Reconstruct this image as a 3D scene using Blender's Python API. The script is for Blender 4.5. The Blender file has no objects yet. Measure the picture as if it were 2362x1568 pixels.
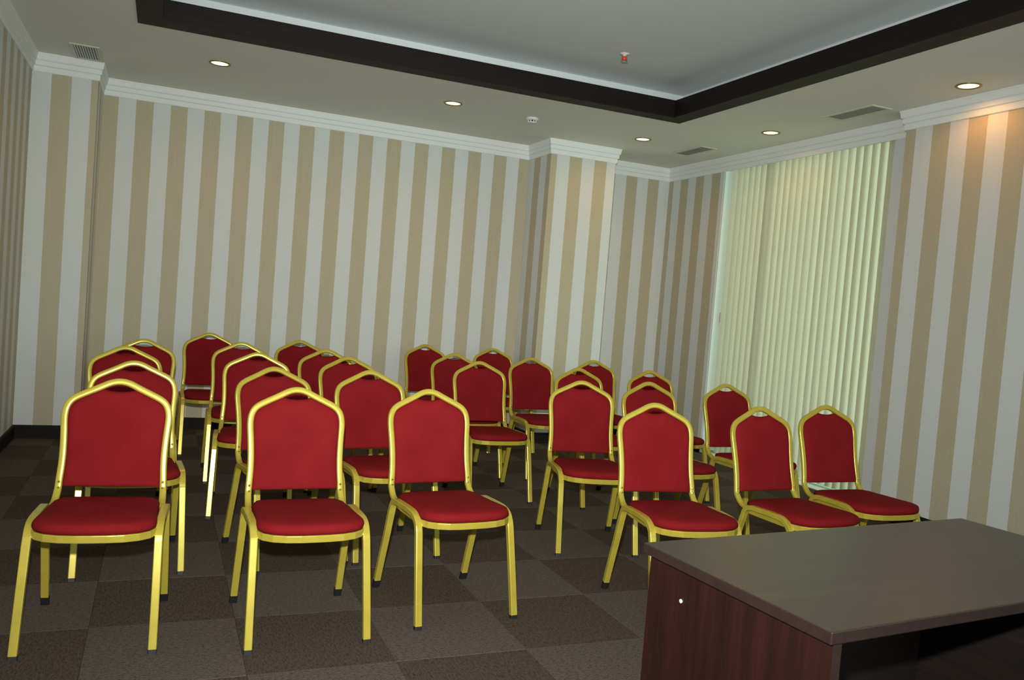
import bpy, bmesh, math, random
from mathutils import Vector, Matrix
random.seed(7)
S = bpy.context.scene
C = S.collection

# ------------------------------------------------------------------ camera
cam_d = bpy.data.cameras.new('camera')
cam = bpy.data.objects.new('camera', cam_d); C.objects.link(cam)
cam_d.sensor_fit = 'HORIZONTAL'; cam_d.sensor_width = 36.0
cam_d.lens = 1933.22 / 2362 * 36.0
cam_d.clip_start = 0.05; cam_d.clip_end = 100
RX = Vector((0.91979342, -0.38428926, 0.07938406))
RU = Vector((-0.05681603, 0.06974739, 0.9959454))
RB = Vector((-0.38826795, -0.92057431, 0.0423194))
CAM = Vector((0, 0, 1.28))
cam.matrix_world = Matrix(((RX.x, RU.x, RB.x, CAM.x), (RX.y, RU.y, RB.y, CAM.y), (RX.z, RU.z, RB.z, CAM.z), (0, 0, 0, 1)))
S.camera = cam

# ------------------------------------------------------------------ world and big lights
S.view_settings.view_transform = 'Standard'
S.view_settings.look = 'None'
S.view_settings.exposure = 0.0
S.view_settings.gamma = 1.0
S.view_settings.use_curve_mapping = False
w = bpy.data.worlds.new('World'); S.world = w; w.use_nodes = True
w.node_tree.nodes['Background'].inputs[0].default_value = (0.80, 1.0, 0.88, 1)
w.node_tree.nodes['Background'].inputs[1].default_value = 2.0

def light(name, kind, loc, energy, color, rot=None, **kw):
    d = bpy.data.lights.new(name, kind); d.energy = energy; d.color = color
    for k, v in kw.items(): setattr(d, k, v)
    o = bpy.data.objects.new(name, d); C.objects.link(o); o.location = loc
    if rot is not None: o.rotation_euler = rot
    return o
# camera flash, just above the lens, pointing where the camera points
fl = light('camera_flash', 'AREA', (0, 0, 0), 74, (0.98, 1.0, 0.96), shape='DISK', size=0.05, spread=math.radians(104))
fl.matrix_world = Matrix.Translation(CAM + RU * 0.17 - RX * 0.02 - RB * 0.03) @ cam.matrix_world.to_3x3().to_4x4()
# daylight outside the blind window (faces into the room)
light('daylight_outside', 'AREA', (8.3, 5.1, 1.6), 172, (0.84, 1.0, 0.90), rot=(0, math.radians(90), 0),
      shape='RECTANGLE', size=3.2, size_y=2.6)
# added fill light behind the camera, lifts the ambient level of the room
light('rear_fill', 'AREA', (2.6, -2.4, 1.6), 66, (0.84, 1.0, 0.95), rot=(math.radians(97), 0, 0),
      shape='RECTANGLE', size=4.6, size_y=1.9)

# ------------------------------------------------------------------ materials
def mat(name, base, rough=0.6, metal=0.0, spec=0.5):
    m = bpy.data.materials.new(name); m.use_nodes = True
    b = m.node_tree.nodes['Principled BSDF']
    b.inputs['Base Color'].default_value = (*base, 1); b.inputs['Roughness'].default_value = rough
    b.inputs['Metallic'].default_value = metal; b.inputs['Specular IOR Level'].default_value = spec
    return m, m.node_tree, b
def N(nt, t, **kw):
    n = nt.nodes.new(t)
    for k, v in kw.items(): setattr(n, k, v)
    return n
def noise(nt, scale, detail=3, vec=None, rough=0.5):
    n = N(nt, 'ShaderNodeTexNoise'); n.inputs['Scale'].default_value = scale
    n.inputs['Detail'].default_value = detail; n.inputs['Roughness'].default_value = rough
    if vec is not None: nt.links.new(vec, n.inputs['Vector'])
    return n
def ramp(nt, fac, stops):
    r = N(nt, 'ShaderNodeValToRGB'); nt.links.new(fac, r.inputs['Fac'])
    els = r.color_ramp.elements
    while len(els) < len(stops): els.new(0.5)
    for e, (p, c) in zip(els, stops): e.position = p; e.color = (*c, 1)
    return r
def mapped(nt, sc, src='Object'):
    tc = N(nt, 'ShaderNodeTexCoord'); mp = N(nt, 'ShaderNodeMapping')
    nt.links.new(tc.outputs[src], mp.inputs['Vector']); mp.inputs['Scale'].default_value = sc
    return mp.outputs['Vector']
def bump(nt, b, h, strength, dist=0.002):
    n = N(nt, 'ShaderNodeBump'); n.inputs['Strength'].default_value = strength; n.inputs['Distance'].default_value = dist
    nt.links.new(h, n.inputs['Height']); nt.links.new(n.outputs[0], b.inputs['Normal'])

# striped wallpaper: u of the UV map counts metres from the left edge of a tan stripe
M_wall, nt, b = mat('striped_wallpaper', (.7, .7, .6), 0.55, spec=0.25)
uv = N(nt, 'ShaderNodeUVMap', uv_map='UVMap'); sep = N(nt, 'ShaderNodeSeparateXYZ'); nt.links.new(uv.outputs[0], sep.inputs[0])
md = N(nt, 'ShaderNodeMath', operation='FRACT'); nt.links.new(sep.outputs[0], md.inputs[0])
lt = N(nt, 'ShaderNodeMath', operation='LESS_THAN'); nt.links.new(md.outputs[0], lt.inputs[0]); lt.inputs[1].default_value = 0.5
mp = N(nt, 'ShaderNodeMapping'); mp.inputs['Scale'].default_value = (150, 2.5, 1); nt.links.new(uv.outputs[0], mp.inputs['Vector'])
nz = noise(nt, 1.0, 3, mp.outputs[0])
cw = ramp(nt, nz.outputs[0], [(0.3, (.650, .685, .665)), (0.7, (.690, .725, .705))])
ct = ramp(nt, nz.outputs[0], [(0.3, (.455, .408, .285)), (0.7, (.535, .482, .345))])
mx = N(nt, 'ShaderNodeMix', data_type='RGBA'); nt.links.new(lt.outputs[0], mx.inputs[0])
nt.links.new(cw.outputs[0], mx.inputs[6]); nt.links.new(ct.outputs[0], mx.inputs[7]); nt.links.new(mx.outputs[2], b.inputs['Base Color'])
bump(nt, b, nz.outputs[0], 0.15, 0.0006)

M_soffit, nt, b = mat('cream_ceiling_paint', (.60, .60, .50), 0.8, spec=0.2)
n = noise(nt, 2.0, 2, mapped(nt, (1, 1, 1))); r = ramp(nt, n.outputs[0], [(0, (.77, .785, .70)), (1, (.80, .815, .73))]); nt.links.new(r.outputs[0], b.inputs['Base Color'])
M_upper, nt, b = mat('white_ceiling_paint', (.62, .65, .62), 0.75, spec=0.2)
n = noise(nt, 1.5, 2, mapped(nt, (1, 1, 1))); r = ramp(nt, n.outputs[0], [(0, (.66, .71, .72)), (1, (.70, .75, .76))]); nt.links.new(r.outputs[0], b.inputs['Base Color'])
M_crown, nt, b = mat('crown_plaster', (.83, .865, .86), 0.6, spec=0.3)
n = noise(nt, 60, 2, mapped(nt, (1, 1, 1))); bump(nt, b, n.outputs[0], 0.05, 0.001)
M_plaster, nt, b = mat('plain_plaster', (.55, .56, .5), 0.8)
n = noise(nt, 6, 2); bump(nt, b, n.outputs[0], 0.1, 0.002)

def wood(name, c0, c1, sc, rough, spec=0.5, coat=0.0):
    m, nt, b = mat(name, c0, rough, spec=spec)
    n = noise(nt, 1.0, 6, mapped(nt, sc), 0.62)
    n2 = noise(nt, 2.3, 3, mapped(nt, tuple(s * 2.7 for s in sc)), 0.6)
    ad = N(nt, 'ShaderNodeMath', operation='MULTIPLY_ADD'); nt.links.new(n2.outputs[0], ad.inputs[0]); ad.inputs[1].default_value = 0.4; nt.links.new(n.outputs[0], ad.inputs[2])
    r = ramp(nt, ad.outputs[0], [(0.45, c0), (0.72, tuple((a + c) / 2 for a, c in zip(c0, c1))), (0.95, c1)])
    nt.links.new(r.outputs[0], b.inputs['Base Color'])
    b.inputs['Coat Weight'].default_value = coat; b.inputs['Coat Roughness'].default_value = 0.3
    return m
M_tray_desk_shade = wood('wenge_trim_and_desk_shade', (.007, .0045, .0035), (.016, .009, .0065), (2, 2, 50), 0.6, spec=.22)  # wood of the tray trim; also the painted-in shade under the desk
M_base = wood('dark_baseboard_wood', (.009, .007, .0055), (.016, .012, .009), (2, 2, 60), 0.6, spec=.15)
M_desk = wood('mahogany_veneer', (.009, .0032, .0022), (.026, .0066, .0045), (26, 26, 1.4), 0.5, spec=.22)
M_desktop = wood('desktop_veneer', (.020, .014, .010), (.034, .024, .017), (2.0, 30, 30), 0.34, spec=0.85)
M_edge, nt, b = mat('desk_edge_band', (.060, .032, .026), 0.4)
n = noise(nt, 40, 3, mapped(nt, (1, 1, 1))); r = ramp(nt, n.outputs[0], [(0.3, (.016, .0085, .0075)), (0.7, (.023, .012, .010))]); nt.links.new(r.outputs[0], b.inputs['Base Color'])

def carpet(name, c0, c1, sc):
    m, nt, b = mat(name, c0, 0.95, spec=0.1)
    n = noise(nt, 1.0, 3, mapped(nt, sc), 0.75)
    n2 = noise(nt, 170, 3, mapped(nt, (1, 1, 1)), 0.8)
    ad = N(nt, 'ShaderNodeMath', operation='MULTIPLY_ADD'); nt.links.new(n2.outputs[0], ad.inputs[0]); ad.inputs[1].default_value = 0.9
    nt.links.new(n.outputs[0], ad.inputs[2])
    r = ramp(nt, ad.outputs[0], [(0.72, c0), (1.15, c1)]); nt.links.new(r.outputs[0], b.inputs['Base Color'])
    bump(nt, b, ad.outputs[0], 0.6, 0.004)
    return m
M_carpA = carpet('light_carpet', (.036, .027, .021), (.125, .099, .082), (60, 150, 60))
M_carpB = carpet('dark_carpet', (.027, .019, .013), (.092, .068, .051), (150, 40, 60))
M_sub, _, _ = mat('floor_screed', (.03, .025, .02), 0.95)

M_red, nt, b = mat('red_upholstery', (.16, .008, .010), 0.85, spec=0.06)
n = noise(nt, 500, 2, mapped(nt, (1, 1, 1))); n2 = noise(nt, 7, 3, mapped(nt, (1, 1, 1)))
r = ramp(nt, n2.outputs[0], [(0.3, (.168, .0075, .0098)), (0.7, (.200, .0098, .0125))]); nt.links.new(r.outputs[0], b.inputs['Base Color'])
bump(nt, b, n.outputs[0], 0.35, 0.001)
M_gold, nt, b = mat('gold_lacquered_metal', (.50, .37, .055), 0.26, metal=0.3)
n = noise(nt, 14, 3, mapped(nt, (1, 1, 1))); r = ramp(nt, n.outputs[0], [(0.3, (.465, .372, .046)), (0.7, (.545, .438, .062))]); nt.links.new(r.outputs[0], b.inputs['Base Color'])
M_bolt, _, _ = mat('brass_bolt', (.72, .58, .2), 0.18, metal=0.9)
M_rubber, nt, b = mat('black_rubber', (.008, .009, .012), 0.55)
M_white, _, _ = mat('white_plastic', (.75, .76, .72), 0.4)
M_pvc, nt, b = mat('white_window_frame', (.74, .80, .74), 0.35)
M_vent, _, _ = mat('cream_vent_metal', (.60, .61, .50), 0.45)
M_ventdark, _, _ = mat('vent_duct_dark', (.015, .015, .014), 0.9)
M_ventmid, _, _ = mat('vent_duct_grey', (.33, .35, .30), 0.8)
M_grey, _, _ = mat('grey_handle_metal', (.40, .42, .40), 0.35, metal=0.6)
M_rim, _, _ = mat('brushed_bronze_rim', (.28, .19, .07), 0.35, metal=0.8)
M_chrome, _, _ = mat('chrome', (.6, .6, .58), 0.2, metal=1.0)
M_bulb, _, b = mat('red_glass_bulb', (.80, .06, .02), 0.15)
M_floorout, _, _ = mat('balcony_concrete', (.6, .62, .6), 0.9)

M_lamp = bpy.data.materials.new('lamp_glow'); M_lamp.use_nodes = True; nt = M_lamp.node_tree; nt.nodes.clear()
e = N(nt, 'ShaderNodeEmission'); e.inputs[0].default_value = (1.0, .84, .50, 1); e.inputs[1].default_value = 1.9
o = N(nt, 'ShaderNodeOutputMaterial'); nt.links.new(e.outputs[0], o.inputs[0])
M_glass = bpy.data.materials.new('window_glass'); M_glass.use_nodes = True; nt = M_glass.node_tree; nt.nodes.clear()
t = N(nt, 'ShaderNodeBsdfTransparent'); t.inputs[0].default_value = (.90, .97, .93, 1)
g = N(nt, 'ShaderNodeBsdfGlossy'); g.inputs['Roughness'].default_value = 0.02
fr = N(nt, 'ShaderNodeFresnel'); fr.inputs[0].default_value = 1.45
mxs = N(nt, 'ShaderNodeMixShader'); nt.links.new(fr.outputs[0], mxs.inputs[0]); nt.links.new(t.outputs[0], mxs.inputs[1]); nt.links.new(g.outputs[0], mxs.inputs[2])
o = N(nt, 'ShaderNodeOutputMaterial'); nt.links.new(mxs.outputs[0], o.inputs[0])
M_slat = bpy.data.materials.new('blind_fabric'); M_slat.use_nodes = True; nt = M_slat.node_tree; nt.nodes.clear()
d = N(nt, 'ShaderNodeBsdfDiffuse'); d.inputs[0].default_value = (.60, .575, .43, 1)
tr = N(nt, 'ShaderNodeBsdfTranslucent'); tr.inputs[0].default_value = (.68, .61, .47, 1)
nz = noise(nt, 1.0, 3, mapped(nt, (120, 120, 6))); r = ramp(nt, nz.outputs[0], [(0.3, (.45, .44, .36)), (0.7, (.53, .52, .43))]); nt.links.new(r.outputs[0], d.inputs[0])
mxs = N(nt, 'ShaderNodeMixShader'); mxs.inputs[0].default_value = 0.42
nt.links.new(d.outputs[0], mxs.inputs[1]); nt.links.new(tr.outputs[0], mxs.inputs[2])
o = N(nt, 'ShaderNodeOutputMaterial'); nt.links.new(mxs.outputs[0], o.inputs[0])

# ------------------------------------------------------------------ helpers
def obj(name, bm, m, parent=None, smooth=False, mats=None):
    me = bpy.data.meshes.new(name)
    bmesh.ops.recalc_face_normals(bm, faces=bm.faces)
    bm.to_mesh(me); bm.free()
    for mm in (mats or [m]): me.materials.append(mm)
    if smooth:
        for p in me.polygons: p.use_smooth = True
    o = bpy.data.objects.new(name, me); C.objects.link(o)
    if parent: o.parent = parent
    return o
def struct(name, bm, m, parent=None, **kw):
    o = obj(name, bm, m, parent, **kw)
    if not parent: o['kind'] = 'structure'
    return o
def thing(name, label, cat, loc=(0, 0, 0), rz=0, group=None):
    o = bpy.data.objects.new(name, None); C.objects.link(o); o.empty_display_size = 0.1
    o.location = loc; o.rotation_euler = (0, 0, rz); tag(o, label, cat, group); return o
def tag(o, label, cat, group=None):
    o['label'] = label; o['category'] = cat
    if group: o['group'] = group
def box(bm, x0, x1, y0, y1, z0, z1, mi=0, bev=0.0):
    vs = [bm.verts.new((x, y, z)) for x in (x0, x1) for y in (y0, y1) for z in (z0, z1)]
    fs = [bm.faces.new([vs[i] for i in f]) for f in ((0, 1, 3, 2), (4, 6, 7, 5), (0, 4, 5, 1), (2, 3, 7, 6), (0, 2, 6, 4), (1, 5, 7, 3))]
    for f in fs: f.material_index = mi
    if bev:
        es = list({e for f in fs for e in f.edges})
        bmesh.ops.bevel(bm, geom=es, offset=bev, segments=2, profile=0.5, affect='EDGES')
    return fs
def lathe(bm, prof, loc=(0, 0, 0), n=28, cap=True):
    rings = []
    for r, z in prof:
        rings.append([bm.verts.new((loc[0] + r * math.cos(2 * math.pi * i / n), loc[1] + r * math.sin(2 * math.pi * i / n), loc[2] + z)) for i in range(n)])
    for a, b2 in zip(rings, rings[1:]):
        for i in range(n): bm.faces.new((a[i], a[(i + 1) % n], b2[(i + 1) % n], b2[i]))
    if cap: bm.faces.new(rings[0]); bm.faces.new(rings[-1])
def smoothpath(pts, sub=5):
    P = [Vector(p) for p in pts]; out = []
    for i in range(len(P) - 1):
        p0 = P[i - 1] if i else P[0] * 2 - P[1]; p1 = P[i]; p2 = P[i + 1]
        p3 = P[i + 2] if i + 2 < len(P) else P[-1] * 2 - P[-2]
        for k in range(sub):
            t = k / sub
            out.append(0.5 * ((2 * p1) + (p2 - p0) * t + (2 * p0 - 5 * p1 + 4 * p2 - p3) * t * t + (3 * p1 - p0 - 3 * p2 + p3) * t ** 3))
    out.append(P[-1]); return out
def rrect(w, h, r, n=3):
    pts = []
    for cx, cy, a0 in ((w / 2 - r, h / 2 - r, 0), (-w / 2 + r, h / 2 - r, 90), (-w / 2 + r, -h / 2 + r, 180), (w / 2 - r, -h / 2 + r, 270)):
        for k in range(n):
            a = math.radians(a0 + 90 * k / (n - 1)); pts.append((cx + r * math.cos(a), cy + r * math.sin(a)))
    return pts
def sweep(bm, path, prof, normal, closed=False):
    """prof (a, b): a along tangent x normal, b along normal"""
    nrm = Vector(normal).normalized(); rings = []; n = len(path)
    for i, p in enumerate(path):
        if closed: t = path[(i + 1) % n] - path[i - 1]
        else: t = path[min(i + 1, n - 1)] - path[max(i - 1, 0)]
        t.normalize(); nn = (nrm - t * nrm.dot(t)).normalized(); s = t.cross(nn)
        rings.append([bm.verts.new(p + s * a + nn * b2) for a, b2 in prof])
    m = len(prof)
    for i in range(n if closed else n - 1):
        A = rings[i]; B = rings[(i + 1) % n]
        for k in range(m): bm.faces.new((A[k], A[(k + 1) % m], B[(k + 1) % m], B[k]))
    if not closed: bm.faces.new(rings[0]); bm.faces.new(rings[-1])

# ------------------------------------------------------------------ room shell
H = 2.83
XL, XR, XP, YF = -0.955, 4.87, 4.69, -2.6
def wall_prism(name, inner, outer, z0, z1, u0s, period, extra=None):
    """inner: polyline of wall face points; outer closes the slab. UV u counts stripe periods."""
    bm = bmesh.new(); uvl = bm.loops.layers.uv.new('UVMap')
    pts = inner + outer; nI = len(inner)
    lo = [bm.verts.new((x, y, z0)) for x, y in pts]; hi = [bm.verts.new((x, y, z1)) for x, y in pts]
    n = len(pts)
    for i in range(n):
        f = bm.faces.new((lo[i], lo[(i + 1) % n], hi[(i + 1) % n], hi[i]))
        if i < nI - 1:
            (x0, y0), (x1, y1) = inner[i], inner[i + 1]
            ax = 0 if abs(x1 - x0) > abs(y1 - y0) else 1
            for l in f.loops: l[uvl].uv = ((l.vert.co[ax] - u0s[i]) / period[i], l.vert.co.z)
            f.material_index = 0
        else: f.material_index = 1
    for ring in (lo, hi):
        f = bm.faces.new(ring); f.material_index = 1
    if extra: extra(bm, uvl)
    return struct(name, bm, None, mats=[M_wall, M_plaster])
P = 0.2618
back = [(XL, 7.09), (-.52, 7.09), (-.52, 7.60), (3.24, 7.60), (3.24, 7.10), (3.92, 7.10), (3.92, 7.62), (XR, 7.62)]
wall_prism('wall_back', back, [(XR, 7.85), (XL, 7.85)], 0, H,
           [-.827, 7.06, -.273, 7.329 - .0, 3.433, 7.3, 4.348], [P, P, P, P * 1.06, P, P, P])
wall_prism('wall_left', [(XL, YF), (XL, 7.09)], [(XL - .15, 7.09), (XL - .15, YF)], 0, H, [6.955], [P])
def head(bm, uvl):   # wall above and below the window, and the far reveal
    for z0, z1 in ((2.79, H),):
        for f in box(bm, XR, XR + .2, 4.66, 6.68, z0, z1, 0):
            for l in f.loops: l[uvl].uv = (0.75, l.vert.co.z)
wall_prism('wall_right', [(XR, 7.62), (XR, 6.68)], [(XR + .2, 6.68), (XR + .2, 7.62)], 0, H, [6.736], [0.267])
bm = bmesh.new()
wr2 = wall_prism('wall_right', [(XR, 4.66), (XR, 4.40), (XP, 4.40), (XP, YF)], [(XR + .2, YF), (XR + .2, 4.66)], 0, H,
                 [3.95, 4.72, 4.045], [0.8, P, 0.2715], head)
bm.free()
bm = bmesh.new(); box(bm, XL - .15, XR + .2, YF - .15, YF, 0, H); struct('wall_front', bm, M_plaster)

# ceiling: lower soffit ring, recessed cove and upper slab
ox0, ox1, oy0, oy1 = -.093, 3.594, 0.30, 5.634
zl, zu, sc_ = 2.954, 3.049, 0.16
bm = bmesh.new()
X0, X1, Y0, Y1 = XL - .15, XR + .2, YF - .15, 7.85
def ring(x0, x1, y0, y1, z0, z1, mi):
    box(bm, X0, x0, Y0, Y1, z0, z1, mi); box(bm, x1, X1, Y0, Y1, z0, z1, mi)
    box(bm, x0, x1, Y0, y0, z0, z1, mi); box(bm, x0, x1, y1, Y1, z0, z1, mi)
ring(ox0, ox1, oy0, oy1, H, zl, 0)
ring(ox0 - sc_, ox1 + sc_, oy0 - sc_, oy1 + sc_, zl, zu, 1)
box(bm, X0, X1, Y0, Y1, zu, zu + .1, 1)
struct('ceiling', bm, None, mats=[M_soffit, M_upper])
# dark wood tray frame
bm = bmesh.new()
rect = [(ox0, oy0), (ox1, oy0), (ox1, oy1), (ox0, oy1)]
prof = [(-.134, H), (-.134, H - .008), (.010, H - .008), (.010, zl + .001), (0, zl + .001), (0, H)]
def tray_pt(k, a, z):
    sx = (1, -1, -1, 1)[k]; sy = (1, 1, -1, -1)[k]
    return (rect[k][0] + sx * a, rect[k][1] + sy * a, z)
rg = [[bm.verts.new(tray_pt(k, a, z)) for a, z in prof] for k in range(4)]
for k in range(4):
    A, B = rg[k], rg[(k + 1) % 4]
    for i in range(len(prof)): bm.faces.new((A[i], A[(i + 1) % len(prof)], B[(i + 1) % len(prof)], B[i]))
struct('trim_2', bm, M_tray_desk_shade)

# mitred mouldings
def moulding(name, pts, prof, m, closed_ends=True):
    bm = bmesh.new(); rings = []
    n = len(pts)
    for i, (x, y) in enumerate(pts):
        ns = []
        if i: dx, dy = x - pts[i - 1][0], y - pts[i - 1][1]; L = math.hypot(dx, dy); ns.append((dy / L, -dx / L))
        if i < n - 1: dx, dy = pts[i + 1][0] - x, pts[i + 1][1] - y; L = math.hypot(dx, dy); ns.append((dy / L, -dx / L))
        if len(ns) == 1: ox, oy = ns[0]
        else: ox, oy = ns[0][0] + ns[1][0], ns[0][1] + ns[1][1]
        rings.append([bm.verts.new((x + ox * a, y + oy * a, z)) for a, z in prof])
    m_ = len(prof)
    for A, B in zip(rings, rings[1:]):
        for k in range(m_): bm.faces.new((A[k], A[(k + 1) % m_], B[(k + 1) % m_], B[k]))
    bm.faces.new(rings[0]); bm.faces.new(rings[-1])
    return struct(name, bm, m)
cr0 = [(0, -.134), (.010, -.134), (.015, -.128), (.019, -.098), (.014, -.093), (.026, -.090), (.031, -.086), (.034, -.060), (.029, -.055),
      (.040, -.052), (.046, -.046), (.052, -.014), (.056, -.008), (.056, 0), (0, 0)]
cr = [(a * .68, z) for a, z in cr0]
moulding('trim_1', [(XL, YF), (XL, 7.09)] + back[1:] + [(XR, 4.40), (XP, 4.40), (XP, YF)], [(a, H + z) for a, z in cr], M_crown)
bp = [(0, 0), (.014, 0), (.014, .092), (.010, .100), (0, .100)]
moulding('baseboard_left', [(XL, YF), (XL, 7.09)], bp, M_base)
moulding('baseboard_back', back, bp, M_base)
moulding('baseboard_right', [(XR, 7.62), (XR, 6.68)], bp, M_base)
moulding('baseboard_right', [(XR, 4.66), (XR, 4.40), (XP, 4.40), (XP, YF)], bp, M_base)

# floor: slab with carpet tiles
bm = bmesh.new(); box(bm, XL - .15, 5.07, YF - .15, 7.85, -.12, -.008)
floor = struct('floor', bm, M_sub)
def tile_mesh(w_, d_):
    bm = bmesh.new(); g = .0004; c = .0012
    lo = [bm.verts.new((sx * (w_ / 2 - g), sy * (d_ / 2 - g), -.0075)) for sx, sy in ((-1, -1), (1, -1), (1, 1), (-1, 1))]
    mi = [bm.verts.new((sx * (w_ / 2 - g), sy * (d_ / 2 - g), -.0012)) for sx, sy in ((-1, -1), (1, -1), (1, 1), (-1, 1))]
    hi = [bm.verts.new((sx * (w_ / 2 - g - c), sy * (d_ / 2 - g - c), 0)) for sx, sy in ((-1, -1), (1, -1), (1, 1), (-1, 1))]
    for a, b2 in ((lo, mi), (mi, hi)):
        for k in range(4): bm.faces.new((a[k], a[(k + 1) % 4], b2[(k + 1) % 4], b2[k]))
    bm.faces.new(hi); bm.faces.new(lo[::-1])
    me = bpy.data.meshes.new('carpet_tile'); bm.to_mesh(me); bm.free(); return me
cache = {}
gx, gy, T = 0.832, 2.786, 0.502
i0, i1 = -4, 9; j0, j1 = -11, 10
for i in range(i0, i1):
    for j in range(j0, j1):
        xa, xb = gx + i * T, gx + (i + 1) * T; ya, yb = gy + j * T, gy + (j + 1) * T
        xa, xb = max(xa, XL), min(xb, 5.06); ya, yb = max(ya, YF), min(yb, 7.62)
        if xb - xa < .03 or yb - ya < .03: continue
        k = (round(xb - xa, 3), round(yb - ya, 3), (i + j) % 2)
        if k not in cache:
            cache[k] = tile_mesh(k[0], k[1]); cache[k].materials.append(M_carpB if k[2] else M_carpA)
        o = bpy.data.objects.new('carpet_tile', cache[k]); C.objects.link(o); o.parent = floor
        o.location = ((xa + xb) / 2, (ya + yb) / 2, random.uniform(-.0006, 0))

# ------------------------------------------------------------------ window in the right wall
WY0, WY1, WZ = 4.66, 6.68, 2.79
bm = bmesh.new()
fx0, fx1 = 5.00, 5.055
box(bm, fx0, fx1, WY0, WY1, WZ - .07, WZ, bev=.004); box(bm, fx0, fx1, WY0, WY1, .0, .018, bev=.003)
for y, q in ((WY0, .07), (6.04, .035), (WY1 - .07, .07)): box(bm, fx0, fx1, y, y + q, .018, WZ - .07, bev=.004)
box(bm, 4.885, fx0, WY1 - .006, WY1, .0, WZ)      # white reveal lining
box(bm, 4.885, fx0, WY0, WY0 + .006, .0, WZ)
win = struct('window_1', bm, M_pvc)
for ya, yb in ((WY0 + .07, 6.04), (6.075, WY1 - .07)):
    bm = bmesh.new(); box(bm, 5.024, 5.030, ya, yb, .018, WZ - .07); struct('pane', bm, M_glass, win)
bm = bmesh.new(); box(bm, 4.955, 4.985, 6.656, 6.6738, 1.26, 1.36, bev=.004); box(bm, 4.962, 4.977, 6.640, 6.656, 1.24, 1.31, bev=.003)
struct('window_handle', bm, M_grey, win)
bm = bmesh.new(); box(bm, 4.875, 5.0, WY0, WY1, 0.0005, .006); struct('threshold', bm, M_pvc, win)
bm = bmesh.new(); box(bm, 5.075, 9.5, 1.0, 10.5, -.12, -.02); o = struct('balcony_slab', bm, M_floorout)  # balcony slab outside the window

# vertical blind
bl = thing('vertical_blind', 'full height vertical blind of cream fabric slats covering the tall window', 'blind', (4.935, 5.66, 2.74))
bm = bmesh.new(); box(bm, -.022, .022, -.985, .955, .0, .038, bev=.004); obj('headrail', bm, M_white, bl)
sw, ang = .116, math.radians(31)
slat_me = None
bm = bmesh.new(); nseg = 6
for side in (0,):
    cols = []
    for k in range(nseg + 1):
        u = k / nseg - .5
        cols.append([bm.verts.new((u * sw, .006 * (1 - 4 * u * u), z)) for z in (-2.692, -1.35, 0)])
    for a, b2 in zip(cols, cols[1:]):
        for r_ in range(2): bm.faces.new((a[r_], b2[r_], b2[r_ + 1], a[r_ + 1]))
slat_me = bpy.data.meshes.new('slat'); bm.to_mesh(slat_me); bm.free(); slat_me.materials.append(M_slat)
for p_ in slat_me.polygons: p_.use_smooth = True
ns = 24
for k in range(ns):
    o = bpy.data.objects.new('slat', slat_me); C.objects.link(o); o.parent = bl
    y = .880 - k * .0800
    o.location = (0, y, -.003)
    # tangent runs from the room side (far end) to the window side (near end)
    o.rotation_euler = (0, 0, -(math.pi / 2 - ang) + random.uniform(-.16, .16))
bm = bmesh.new()
for k in range(60):
    z = -.03 - k * .02; lathe(bm, [(.0005, z + .0035), (.0028, z), (.0005, z - .0035)], (-.045, -.955, 0), 6)
obj('bead_chain', bm, M_white, bl)

# ------------------------------------------------------------------ ceiling fittings
downs = [(.293, 6.456, 'recessed downlight nearest the left wall above the left chairs'),
         (2.043, 6.425, 'recessed downlight beside the smoke detector'),
         (3.851, 6.518, 'recessed downlight in front of the striped pillar near the corner'),
         (4.466, 5.558, 'recessed downlight between the two ceiling vents by the blind'),
         (4.464, 3.749, 'recessed downlight throwing a warm pool on the right wall')]
for x, y, lab in downs:
    t = thing('downlight', lab, 'light', (x, y, H), 0, 'recessed ceiling downlights')
    bm = bmesh.new(); lathe(bm, [(.075, -.0005), (.0745, -.004), (.068, -.006), (.060, -.004), (.058, .0), (.058, -.0002)], n=36, cap=False)
    obj('rim', bm, M_rim, t, smooth=True)
    bm = bmesh.new(); lathe(bm, [(.0585, -.001), (.045, -.0035), (.02, -.0045)], n=32); obj('lamp_glass', bm, M_lamp, t, smooth=True)
    e_ = 8.5
    l = light('downlight_beam', 'SPOT', (x, y, H - .012), e_, (1.0, .40, .07), spot_size=math.radians(168), spot_blend=.6, shadow_soft_size=.04)
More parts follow.
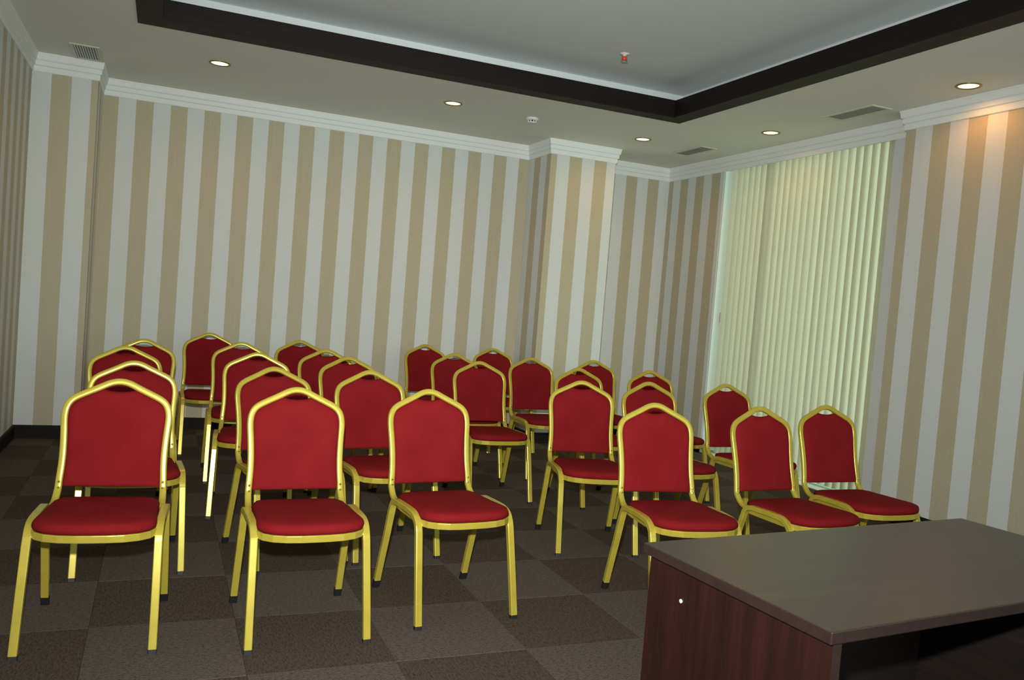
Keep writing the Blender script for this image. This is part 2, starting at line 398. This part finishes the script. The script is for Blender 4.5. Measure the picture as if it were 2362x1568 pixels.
def vent(x0, x1, y0, y1, lab, dark=False):
    t = thing('ceiling_vent', lab, 'vent', ((x0 + x1) / 2, (y0 + y1) / 2, H), 0, 'ceiling air vents')
    a, b_ = (x1 - x0) / 2, (y1 - y0) / 2; f = .022
    bm = bmesh.new()
    box(bm, -a, -a + f, -b_, b_, -.008, 0, bev=.002); box(bm, a - f, a, -b_, b_, -.008, 0, bev=.002)
    box(bm, -a + f, a - f, -b_, -b_ + f, -.008, 0, bev=.002); box(bm, -a + f, a - f, b_ - f, b_, -.008, 0, bev=.002)
    obj('frame', bm, M_vent, t)
    bm = bmesh.new(); box(bm, -a + f, a - f, -b_ + f, b_ - f, -.0012, -.0002); obj('duct', bm, M_ventdark if dark else M_ventmid, t)
    me = None
    n_ = 10 if not dark else 9
    for k in range(n_):
        if me is None:
            bm = bmesh.new(); L = b_ - f
            for (xa, za), (xb, zb) in (((-.005, -.0065), (.004, -.0015)),):
                v = [bm.verts.new(c) for c in ((xa, -L, za), (xa, L, za), (xb, L, zb), (xb, -L, zb), (xa + .001, -L, za - .001), (xa + .001, L, za - .001), (xb + .001, L, zb - .001), (xb + .001, -L, zb - .001))]
                for q in ((0, 1, 2, 3), (4, 7, 6, 5), (0, 3, 7, 4), (1, 5, 6, 2), (0, 4, 5, 1), (3, 2, 6, 7)): bm.faces.new([v[i] for i in q])
            me = bpy.data.meshes.new('louvre'); bmesh.ops.recalc_face_normals(bm, faces=bm.faces); bm.to_mesh(me); bm.free(); me.materials.append(M_grey if dark else M_vent)
        o = bpy.data.objects.new('louvre', me); C.objects.link(o); o.parent = t
        o.location.x = -a + f + (k + .5) * (2 * a - 2 * f) / n_
vent(-.68, -.49, 6.60, 7.02, 'dark slatted ceiling vent at the left pilaster', True)
vent(4.375, 4.555, 6.385, 6.86, 'pale ceiling vent nearest the back right corner')
vent(4.375, 4.56, 4.415, 4.885, 'pale ceiling vent above the right end of the blind')
t = thing('smoke_detector', 'round white smoke detector on the lower ceiling', 'smoke detector', (2.745, 6.452, H))
bm = bmesh.new(); lathe(bm, [(.052, 0), (.052, -.010), (.049, -.018), (.040, -.022)], n=28); obj('base_plate', bm, M_white, t, smooth=True)
bm = bmesh.new(); lathe(bm, [(.030, -.0215), (.030, -.034)], n=20); obj('sensor_gap', bm, M_ventdark, t)
bm = bmesh.new()
for k in range(8):
    a = k * math.pi / 4; c_, s_ = math.cos(a) * .033, math.sin(a) * .033; box(bm, c_ - .004, c_ + .004, s_ - .004, s_ + .004, -.036, -.021)
lathe(bm, [(.036, -.034), (.034, -.040), (.020, -.044)], n=24); obj('sensor_cap', bm, M_white, t)
t = thing('fire_sprinkler', 'small sprinkler head with red bulb on the raised ceiling', 'sprinkler', (2.826, 5.121, zu))
bm = bmesh.new(); lathe(bm, [(.034, 0), (.033, -.004), (.014, -.008), (.010, -.018)], n=24); obj('escutcheon', bm, M_white, t, smooth=True)
bm = bmesh.new(); lathe(bm, [(.005, -.014), (.017, -.021), (.017, -.041), (.005, -.048)], n=12); obj('glass_bulb', bm, M_bulb, t, smooth=True)
bm = bmesh.new(); box(bm, -.021, -.0175, -.003, .003, -.052, -.008); box(bm, .0175, .021, -.003, .003, -.050, -.010); lathe(bm, [(.024, -.052), (.024, -.055)], n=16); obj('deflector', bm, M_chrome, t)

# ------------------------------------------------------------------ desk
dk = thing('desk', 'dark brown veneered desk in the right foreground', 'desk', (1.1617, 1.1459, 0), .087)
W_, D_, Z_ = 1.2177, .5728, .73
bm = bmesh.new(); box(bm, 0, W_, 0, D_, Z_ - .025, Z_, bev=.0025)
top = obj('desktop', bm, None, dk, mats=[M_desktop, M_edge])
for p_ in top.data.polygons:
    if abs(p_.normal.z) < .8: p_.material_index = 1
bm = bmesh.new(); box(bm, .014, .034, .006, D_ - .016, 0, Z_ - .0255)
ep = obj('end_panel', bm, M_desk, dk)
bm = bmesh.new(); box(bm, .0135, .0345, .0045, .0062, 0, Z_ - .026); obj('edge_band', bm, M_edge, ep)
bm = bmesh.new(); lathe(bm, [(.0045, 0), (.0045, .002), (.002, .003)], n=14)
for v in bm.verts: v.co = Vector((.0138 - v.co.z, .434 + v.co.x, .633 + v.co.y))
o = obj('screw_cap', bm, M_white, ep); o['label'] = 'white plastic screw cap'
bm = bmesh.new(); box(bm, .0345, .9485, D_ - .09, D_ - .072, .10, Z_ - .0255); obj('modesty_panel', bm, M_tray_desk_shade, dk)  # darker wood than the end panel, puts the under-desk shade into its colour
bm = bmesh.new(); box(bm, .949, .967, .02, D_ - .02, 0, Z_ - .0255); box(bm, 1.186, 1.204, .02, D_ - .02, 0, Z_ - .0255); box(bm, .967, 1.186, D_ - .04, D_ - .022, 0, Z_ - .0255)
ped = obj('pedestal', bm, M_tray_desk_shade, dk)  # same dark wood, shade below the desktop painted as colour
for k in range(3):
    bm = bmesh.new(); z0 = .06 + k * .213; box(bm, .969, 1.184, .010, .028, z0, z0 + .207, bev=.001); dr = obj('drawer', bm, M_desk, dk)
    bm = bmesh.new(); box(bm, 1.02, 1.133, -.010, -.004, z0 + .10, z0 + .11, bev=.001); box(bm, 1.02, 1.027, -.006, .010, z0 + .10, z0 + .11); box(bm, 1.126, 1.133, -.006, .010, z0 + .10, z0 + .11)
    obj('drawer_handle', bm, M_grey, dr)

# ------------------------------------------------------------------ banquet chair
def make_chair():
    t = thing('banquet_chair', '', 'chair', (0, 0, 0), 0, 'red and gold banquet chairs in rows')
    leg_p = rrect(.023, .0275, .003); cap_p = rrect(.0245, .029, .003)
    for s in (-1, 1):
        # front leg: foot -> knee ; side rail: knee bend -> rail -> rear bend ; rear leg
        path = smoothpath([(s * .210, .000, .012), (s * .208, .028, .14), (s * .2055, .056, .265), (s * .2035, .078, .36)], 3)
        bm = bmesh.new(); sweep(bm, path, leg_p, (1, 0, 0)); fl_ = obj('leg', bm, M_gold, t)
        path = [Vector((s * .2101, -.0015, 0)), Vector((s * .210, .0005, .0125))]
        bm = bmesh.new(); sweep(bm, path, cap_p, (1, 0, 0))
        for v in bm.verts:
            if v.co.z < .006: v.co.z = 0
        obj('foot_cap', bm, M_rubber, fl_)
        path = smoothpath([(s * .2035, .078, .358), (s * .203, .090, .385), (s * .2035, .112, .406), (s * .2035, .145, .417), (s * .2035, .20, .420),
                           (s * .2035, .28, .419), (s * .204, .335, .417), (s * .2045, .362, .408), (s * .2045, .376, .388), (s * .2055, .384, .36)], 4)
        bm = bmesh.new(); sweep(bm, path, leg_p, (1, 0, 0)); obj('side_rail', bm, M_gold, t)
        path = smoothpath([(s * .2055, .384, .362), (s * .207, .420, .245), (s * .209, .462, .115), (s * .210, .4865, .034)], 3)
        bm = bmesh.new(); sweep(bm, path, leg_p, (1, 0, 0)); rl = obj('leg', bm, M_gold, t)
        path = [Vector((s * .2101, .497, 0)), Vector((s * .210, .4855, .036))]
        bm = bmesh.new(); sweep(bm, path, cap_p, (1, 0, 0))
        for v in bm.verts:
            if v.co.z < .012: v.co.z = 0
        obj('foot_cap', bm, M_rubber, rl)
    # seat frame: closed flat band with bowed front
    half = [(0, .002), (.05, .003), (.10, .009), (.145, .026), (.175, .052), (.1885, .085), (.190, .13), (.189, .22), (.187, .32), (.182, .375), (.165, .405), (.12, .415), (.05, .417)]
    loop = [Vector((x, y, .393)) for x, y in half] + [Vector((0, .417, .393))] + [Vector((-x, y, .393)) for x, y in half[:0:-1]]
    bm = bmesh.new(); sweep(bm, loop, rrect(.010, .026, .003), (0, 0, 1), closed=True); obj('seat_frame', bm, M_gold, t)
    # seat cushion
    half = [(0, -.002), (.05, -.001), (.10, .005), (.148, .022), (.178, .048), (.193, .085), (.1925, .13), (.187, .20), (.184, .30), (.180, .370), (.162, .412), (.12, .424), (.05, .426)]
    def outline(sc, z):
        cx, cy = 0, .212
        pts = [(x, y) for x, y in half] + [(0, .426)] + [(-x, y) for x, y in half[:0:-1]]
        out = []
        for x, y in pts:
            dx, dy = x - cx, y - cy; L = math.hypot(dx, dy); k = max(0, 1 - sc / L) if sc < .15 else .001
            out.append(Vector((cx + dx * k, cy + dy * k, z - max(0, z - .408) / .045 * .008 * (cy + dy * k) / .42)))
        return out
    bm = bmesh.new(); rings = []
    for off, z in ((.012, .398), (.010, .4075), (.001, .411), (-.001, .420), (.001, .430), (.006, .438), (.017, .4435), (.04, .4475), (.09, .451), (.13, .452)):
        rings.append([bm.verts.new(p) for p in outline(off, z)])
    m_ = len(rings[0])
    for a, b2 in zip(rings, rings[1:]):
        for k in range(m_): bm.faces.new((a[k], a[(k + 1) % m_], b2[(k + 1) % m_], b2[k]))
    bm.faces.new(rings[0][::-1]); bm.faces.new(rings[-1]); obj('seat', bm, M_red, t, smooth=True)
    # back hoop, in a leaning plane: point (x, s) -> y, z
    y0, z0, y1, z1 = .462, .440, .563, .867
    def bp_(x, z, d=0.0):
        k = (z - z0) / (z1 - z0)
        return Vector((x, y0 + (y1 - y0) * k - d * .973, z - d * .23))
    hp = [(.1835, .452), (.1815, .49), (.1785, .54), (.178, .59), (.1805, .65), (.184, .70), (.1845, .728), (.180, .756), (.168, .778), (.148, .794), (.110, .813), (.070, .832), (.040, .847), (.018, .854), (0, .8557)]
    side = [Vector((s_, y_, z_)) for s_, y_, z_ in ((.188, .372, .404), (.187, .400, .407), (.1855, .432, .419))]
    R_ = side + [bp_(x, z) for x, z in hp]
    pts = R_ + [Vector((-p.x, p.y, p.z)) for p in R_[-2::-1]]
    path = smoothpath(pts, 3)
    bm = bmesh.new()
    nrm = Vector((0, -.973, .23))
    # rounded tube; frame follows the hoop plane, bending forward at the bottom
    rings = []; pr_ = rrect(.0255, .020, .0065, 4); n = len(path); prev = None
    for i, p in enumerate(path):
        tt = (path[min(i + 1, n - 1)] - path[max(i - 1, 0)]).normalized()
        side_v = Vector((1, 0, 0)) if abs(tt.x) < .35 else None
        # in-plane sideways vector
        nn = nrm - tt * nrm.dot(tt)
        if nn.length < .25 or (p.z < .452):
            sx = Vector((1 if p.x > 0 else -1, 0, 0)); sx = (sx - tt * sx.dot(tt)).normalized()
            nn = (tt.cross(sx) if p.x < 0 else tt.cross(sx)).normalized()
            if nn.y > 0: nn = -nn
        else: nn.normalize()
        ss = tt.cross(nn).normalized()
        if prev is not None and ss.dot(prev) < 0: ss = -ss
        prev = ss
        rings.append([bm.verts.new(p + ss * a + nn * b2) for a, b2 in pr_])
    m_ = len(pr_)
    for a, b2 in zip(rings, rings[1:]):
        for k in range(m_): bm.faces.new((a[k], a[(k + 1) % m_], b2[(k + 1) % m_], b2[k]))
    bm.faces.new(rings[0]); bm.faces.new(rings[-1]); obj('back_frame', bm, M_gold, t, smooth=True)
    # back pad
    prof_w = [(.465, .1690), (.49, .1700), (.54, .1670), (.59, .1665), (.65, .1690), (.70, .1730), (.735, .1735), (.80, .1735), (.90, .1735)]
    top_pts = [(0, .843), (.018, .842), (.040, .8345), (.070, .8195), (.110, .8005), (.140, .786), (.158, .772), (.169, .755), (.1735, .733)]
    def interp(tb, v):
        for (a, fa), (b2, fb) in zip(tb, tb[1:]):
            if v <= b2: return fa + (fb - fa) * (v - a) / (b2 - a)
        return tb[-1][1]
    def topz(x):
        x = abs(x); z = interp(top_pts, x)
        if x < .056: z -= .027 * math.cos(x / .056 * math.pi / 2) ** 0.8
        return z
    nu, nv = 30, 22
    us = [math.sin((k / nu - .5) * math.pi * .98) / math.sin(.49 * math.pi) for k in range(nu + 1)]
    us = [0.5 * u + .5 * (2 * k / nu - 1) for k, u in enumerate(us)]
    bm = bmesh.new(); layers = []
    for side_ in (1, -1):
        g = []
        for u in us:
            col = []
            for j in range(nv + 1):
                v = j / nv; v = .5 - .5 * math.cos(v * math.pi) if True else v
                zt = topz(u * .1735); z = .465 + v * (zt - .465); x = u * interp(prof_w, z)
                e_ = (1 - abs(u) ** 7) * (1 - abs(2 * v - 1) ** 9)
                e_ = max(e_, 0) ** .5
                d_ = side_ * (.004 + (.020 if side_ > 0 else .010) * e_) + .001
                col.append(bm.verts.new(bp_(x, z, d_)))
            g.append(col)
        for a, b2 in zip(g, g[1:]):
            for j in range(nv): bm.faces.new((a[j], a[j + 1], b2[j + 1], b2[j]))
        layers.append(g)
    F, B = layers
    rim = lambda g: [g[i][0] for i in range(nu + 1)] + [g[nu][j] for j in range(1, nv + 1)] + [g[i][nv] for i in range(nu - 1, -1, -1)] + [g[0][j] for j in range(nv - 1, 0, -1)]
    fr_, br_ = rim(F), rim(B)
    for k in range(len(fr_)): bm.faces.new((fr_[k], fr_[(k + 1) % len(fr_)], br_[(k + 1) % len(fr_)], br_[k]))
    obj('backrest', bm, M_red, t, smooth=True)
    me = None
    for s in (-1, 1):
        for z in (.462, .484):
            if me is None:
                bm = bmesh.new(); lathe(bm, [(.0045, -.001), (.0045, .0015), (.0022, .003)], n=8)
                for v in bm.verts: v.co = Vector((v.co.x, -v.co.z, v.co.y))
                me = bpy.data.meshes.new('bolt'); bmesh.ops.recalc_face_normals(bm, faces=bm.faces); bm.to_mesh(me); bm.free(); me.materials.append(M_bolt)
            o = bpy.data.objects.new('bolt', me); C.objects.link(o); o.parent = t
            o.location = bp_(s * .1815, z, .0105)
    return t
def dup(root):
    r = root.copy(); C.objects.link(r)
    for ch in list(root.children):
        c = ch.copy(); C.objects.link(c); c.parent = r
        for g in ch.children:
            d2 = g.copy(); C.objects.link(d2); d2.parent = c
    return r
chairs = {
 'A1': (-0.168, 3.046, -.076), 'A2': (-0.064, 3.825, .060), 'A3': (-0.078, 4.727, .160), 'A4': (-0.117, 5.368, -.064),
 'B1': (0.557, 2.964, .023), 'B2': (0.661, 3.828, .198), 'B3': (0.511, 4.709, -.094), 'B4': (0.531, 5.558, -.018), 'B5': (0.397, 6.442, .040),
 'C1': (1.195, 3.066, .095), 'C2': (1.120, 3.864, .115), 'C3': (1.197, 4.745, .139), 'C4': (1.116, 5.296, .065), 'C5': (1.079, 6.135, .097),
 'D1': (2.131, 2.828, -.107), 'D2': (2.178, 3.795, -.214), 'D3': (2.068, 4.890, .0), 'D4': (2.144, 5.584, .044), 'D5': (2.226, 6.536, .104),
 'E1': (2.835, 2.818, .059), 'E2': (2.819, 3.891, -.002), 'E3': (2.786, 4.732, .047), 'E4': (2.758, 5.550, .008), 'E5': (2.830, 6.543, .029),
 'F1': (3.372, 2.973, -.009), 'F2': (3.507, 3.992, .046), 'F3': (3.402, 4.821, -.015), 'F4': (3.356, 5.637, -.028)}
ordn = {'1': 'front row', '2': 'second row', '3': 'third row', '4': 'fourth row', '5': 'rearmost row'}
seatn = {'A': 'left seat of left block', 'B': 'middle seat of left block', 'C': 'aisle seat of left block',
         'D': 'aisle seat of right block', 'E': 'middle seat of right block', 'F': 'window seat of right block'}
proto = make_chair(); first = True
for k, (x, y, a) in chairs.items():
    c = proto if first else dup(proto); first = False
    c.location = (x, y, 0); c.rotation_euler = (0, 0, a)
    c['label'] = 'red padded gold framed chair, %s, %s' % (ordn[k[1]], seatn[k[0]])
